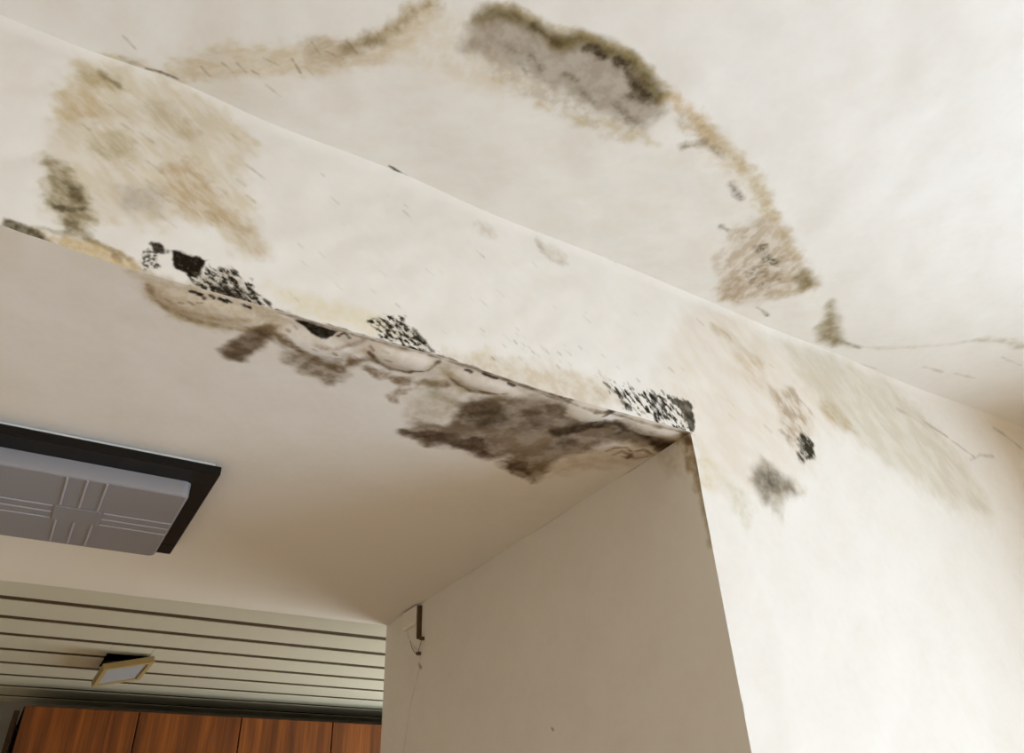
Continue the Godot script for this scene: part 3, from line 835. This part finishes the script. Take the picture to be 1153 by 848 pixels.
# ================================================================ wooden wall cabinets under the grooved ceiling
func cabinet():
	var z := -2.76
	var top := 2.2347
	var x0 := -0.9517
	var dw := 0.4154
	var t := thing("wall_cabinet", "row of orange-brown veneered cabinet doors hung below the grooved kitchen ceiling", "cabinet", Vector3(x0, 1.35, KIT_BACK))
	var at := t.position
	obj("body", box(Vector3(x0 + 0.002, 1.35, KIT_BACK + 0.002) - at, Vector3(x0 + dw * 5, top - 0.004, z - 0.022) - at, 0.002), M.carcass, t)
	obj("side_panel", box(Vector3(x0 - 0.03, 1.35, KIT_BACK + 0.002) - at, Vector3(x0 - 0.012, top - 0.01, z - 0.05) - at, 0.002), M.carcass, t)
	obj("top_board", box(Vector3(x0 - 0.002, top - 0.016, KIT_BACK + 0.002) - at, Vector3(x0 + dw * 5, top + 0.001, z - 0.022) - at, 0.001), M.top, t)
	for k in 5:
		var a := x0 + dw * k
		var st := begin()
		box_into(st, Vector3(a + 0.002, 1.35, z - 0.02) - at, Vector3(a + dw - 0.003, top, z) - at, 0.002)
		var mesh := with_front_uv(done(st))
		var d := obj("door", mesh, M.door[k % 4], t)
		var h := begin()
		var hx := a + (dw - 0.04 if k % 2 == 0 else 0.03)
		box_into(h, Vector3(hx, 1.4, z) - at, Vector3(hx + 0.012, 1.52, z + 0.025) - at, 0.004)
		obj("handle", done(h), M.rust, d)

func with_front_uv(mesh: ArrayMesh) -> ArrayMesh:
	var arr := mesh.surface_get_arrays(0)
	var box_ := mesh.get_aabb()
	var uv := PackedVector2Array()
	for v in arr[Mesh.ARRAY_VERTEX]:
		uv.append(Vector2((v.x - box_.position.x) / box_.size.x, 1.0 - (v.y - box_.position.y) / box_.size.y))
	arr[Mesh.ARRAY_TEX_UV] = uv
	var out := ArrayMesh.new()
	out.add_surface_from_arrays(Mesh.PRIMITIVE_TRIANGLES, arr)
	return out

# ================================================================ square flush lamp on the alcove ceiling
func ceiling_lamp():
	var c := Vector3(-0.99, BEAM, -0.774)
	var t := thing("ceiling_lamp", "unlit square flush lamp with black frame and ribbed white cover on the alcove ceiling", "lamp", c)
	obj("base_tray", box(Vector3(-0.212, -0.011, -0.232), Vector3(0.212, -0.001, 0.232), 0.002), M.white, t)
	# frame: four black rails mitred into one plate
	var st := begin()
	var ox := 0.223
	var oz := 0.2435
	var ix := 0.176
	var iz := 0.18
	var y0 := -0.030
	var y1 := -0.011
	box_into(st, Vector3(-ox, y0, iz), Vector3(ox, y1, oz), 0.002)
	box_into(st, Vector3(-ox, y0, -oz), Vector3(ox, y1, -iz), 0.002)
	box_into(st, Vector3(ix, y0, -iz), Vector3(ox, y1, iz), 0.002)
	box_into(st, Vector3(-ox, y0, -iz), Vector3(-ix, y1, iz), 0.002)
	obj("frame", done(st), M.black, t)
	# cover: a shallow acrylic tray with rounded corners, its underside recessed into panels
	var cover := obj("cover", rounded_tray(0.182, 0.187, 0.016, y0 + 0.004, -0.062), M.acrylic, t)
	for s in [-1.0, 1.0]:
		for k in [-1, 0, 1]:
			var x: float = k * 0.034
			st = begin()
			box_into(st, Vector3(x - 0.0022, -0.0642, 0.042 if s > 0 else -0.17), Vector3(x + 0.0022, -0.0618, 0.182 if s > 0 else -0.042), 0.0012)
			obj("rib", done(st), M.rib, cover)
			var z: float = k * 0.033
			st = begin()
			box_into(st, Vector3(0.046 if s > 0 else -0.177, -0.0642, z - 0.0022), Vector3(0.177 if s > 0 else -0.046, -0.0618, z + 0.0022), 0.0012)
			obj("rib", done(st), M.rib, cover)
	obj("centre_panel", box(Vector3(-0.043, -0.0645, -0.038), Vector3(0.043, -0.0618, 0.038), 0.002), M.acrylic, cover)

func rounded_tray(hx: float, hz: float, r: float, y_top: float, y_bot: float) -> ArrayMesh:
	var prof := [[0.0, y_top], [0.0, y_bot + 0.006], [0.0018, y_bot + 0.0018], [0.006, y_bot]]
	var rings := []
	for p in prof:
		var ring := PackedVector3Array()
		for q in 4:
			for k in 7:
				var a := PI * 0.5 * q + PI * 0.5 * k / 6.0
				var cx := (hx - r) * (1.0 if q == 0 or q == 3 else -1.0)
				var cz := (hz - r) * (1.0 if q < 2 else -1.0)
				ring.append(Vector3(cx + cos(a) * (r - p[0]), p[1], cz + sin(a) * (r - p[0])))
		rings.append(ring)
	var st := begin()
	st.set_smooth_group(0)
	var n: int = rings[0].size()
	for i in rings.size() - 1:
		for k in n:
			var l := (k + 1) % n
			quad(st, rings[i][k], rings[i][l], rings[i + 1][l], rings[i + 1][k])
	st.set_smooth_group(-1)
	var z := rings.size() - 1
	for k in n:
		var l := (k + 1) % n
		for v in [Vector3(0, y_bot, 0), rings[z][k], rings[z][l]]: st.add_vertex(v)
		for v in [Vector3(0, y_top, 0), rings[0][l], rings[0][k]]: st.add_vertex(v)
	return done(st)

# ================================================================ small panel light that has come half out of the grooved ceiling
func panel_light():
	var t := thing("panel_light", "small cream-framed panel light sagging at one side from the grooved kitchen ceiling", "lamp", Vector3(-0.605, BEAM - 0.004, -2.3))
	t.rotation.z = 0.24
	var w := 0.165
	var d := 0.15
	var st := begin()
	box_into(st, Vector3(-w, -0.022, -d), Vector3(0, 0.0, -d + 0.02), 0.002)
	box_into(st, Vector3(-w, -0.022, d - 0.02), Vector3(0, 0.0, d), 0.002)
	box_into(st, Vector3(-w, -0.022, -d + 0.02), Vector3(-w + 0.018, 0.0, d - 0.02), 0.002)
	box_into(st, Vector3(-0.018, -0.022, -d + 0.02), Vector3(0, 0.0, d - 0.02), 0.002)
	obj("frame", done(st), M.cream, t)
	obj("diffuser", box(Vector3(-w + 0.018, -0.017, -d + 0.02), Vector3(-0.018, -0.006, d - 0.02), 0.001), M.lens, t)
	obj("spring_clip", box(Vector3(-0.014, 0.0, -0.01), Vector3(-0.008, 0.004, 0.01), 0.001), M.rust, t)

# ================================================================ rusty hook on the side wall
func bracket():
	var t := thing("wall_bracket", "rusty metal strip with a wire loop beside a white block on the alcove wall", "bracket", Vector3(0, 2.24, -1.21))
	var at := t.position
	obj("mounting_block", box(Vector3(-0.016, 2.262, -1.325) - at, Vector3(0.004, 2.316, -1.225) - at, 0.004), M.plaster, t)
	obj("metal_strip", box(Vector3(-0.013, 2.212, -1.221) - at, Vector3(0.003, 2.312, -1.209) - at, 0.002), M.rust, t)
	obj("bolt", tube(PackedVector3Array([Vector3(0.003, 2.208, -1.192) - at, Vector3(-0.014, 2.208, -1.192) - at]), 0.0055, 10), M.rust, t)
	var p := PackedVector3Array()
	for k in 13:
		var a := k / 12.0
		p.append(Vector3(-0.006 - 0.006 * sin(a * PI), 2.206 - 0.036 * sin(a * PI * 0.5), -1.192 - 0.022 * pow(a, 1.6)) - at)
	for k in range(1, 10):
		var a := k / 9.0
		p.append(Vector3(-0.008, 2.170 + 0.05 * a * a, -1.214 - 0.06 * a) - at)
	obj("wire", tube(p, 0.0009, 6), M.rust, t)
	obj("wire_end", tube(PackedVector3Array([Vector3(0.002, 2.170, -1.214) - at, Vector3(-0.013, 2.169, -1.214) - at]), 0.005, 8), M.rust, t)
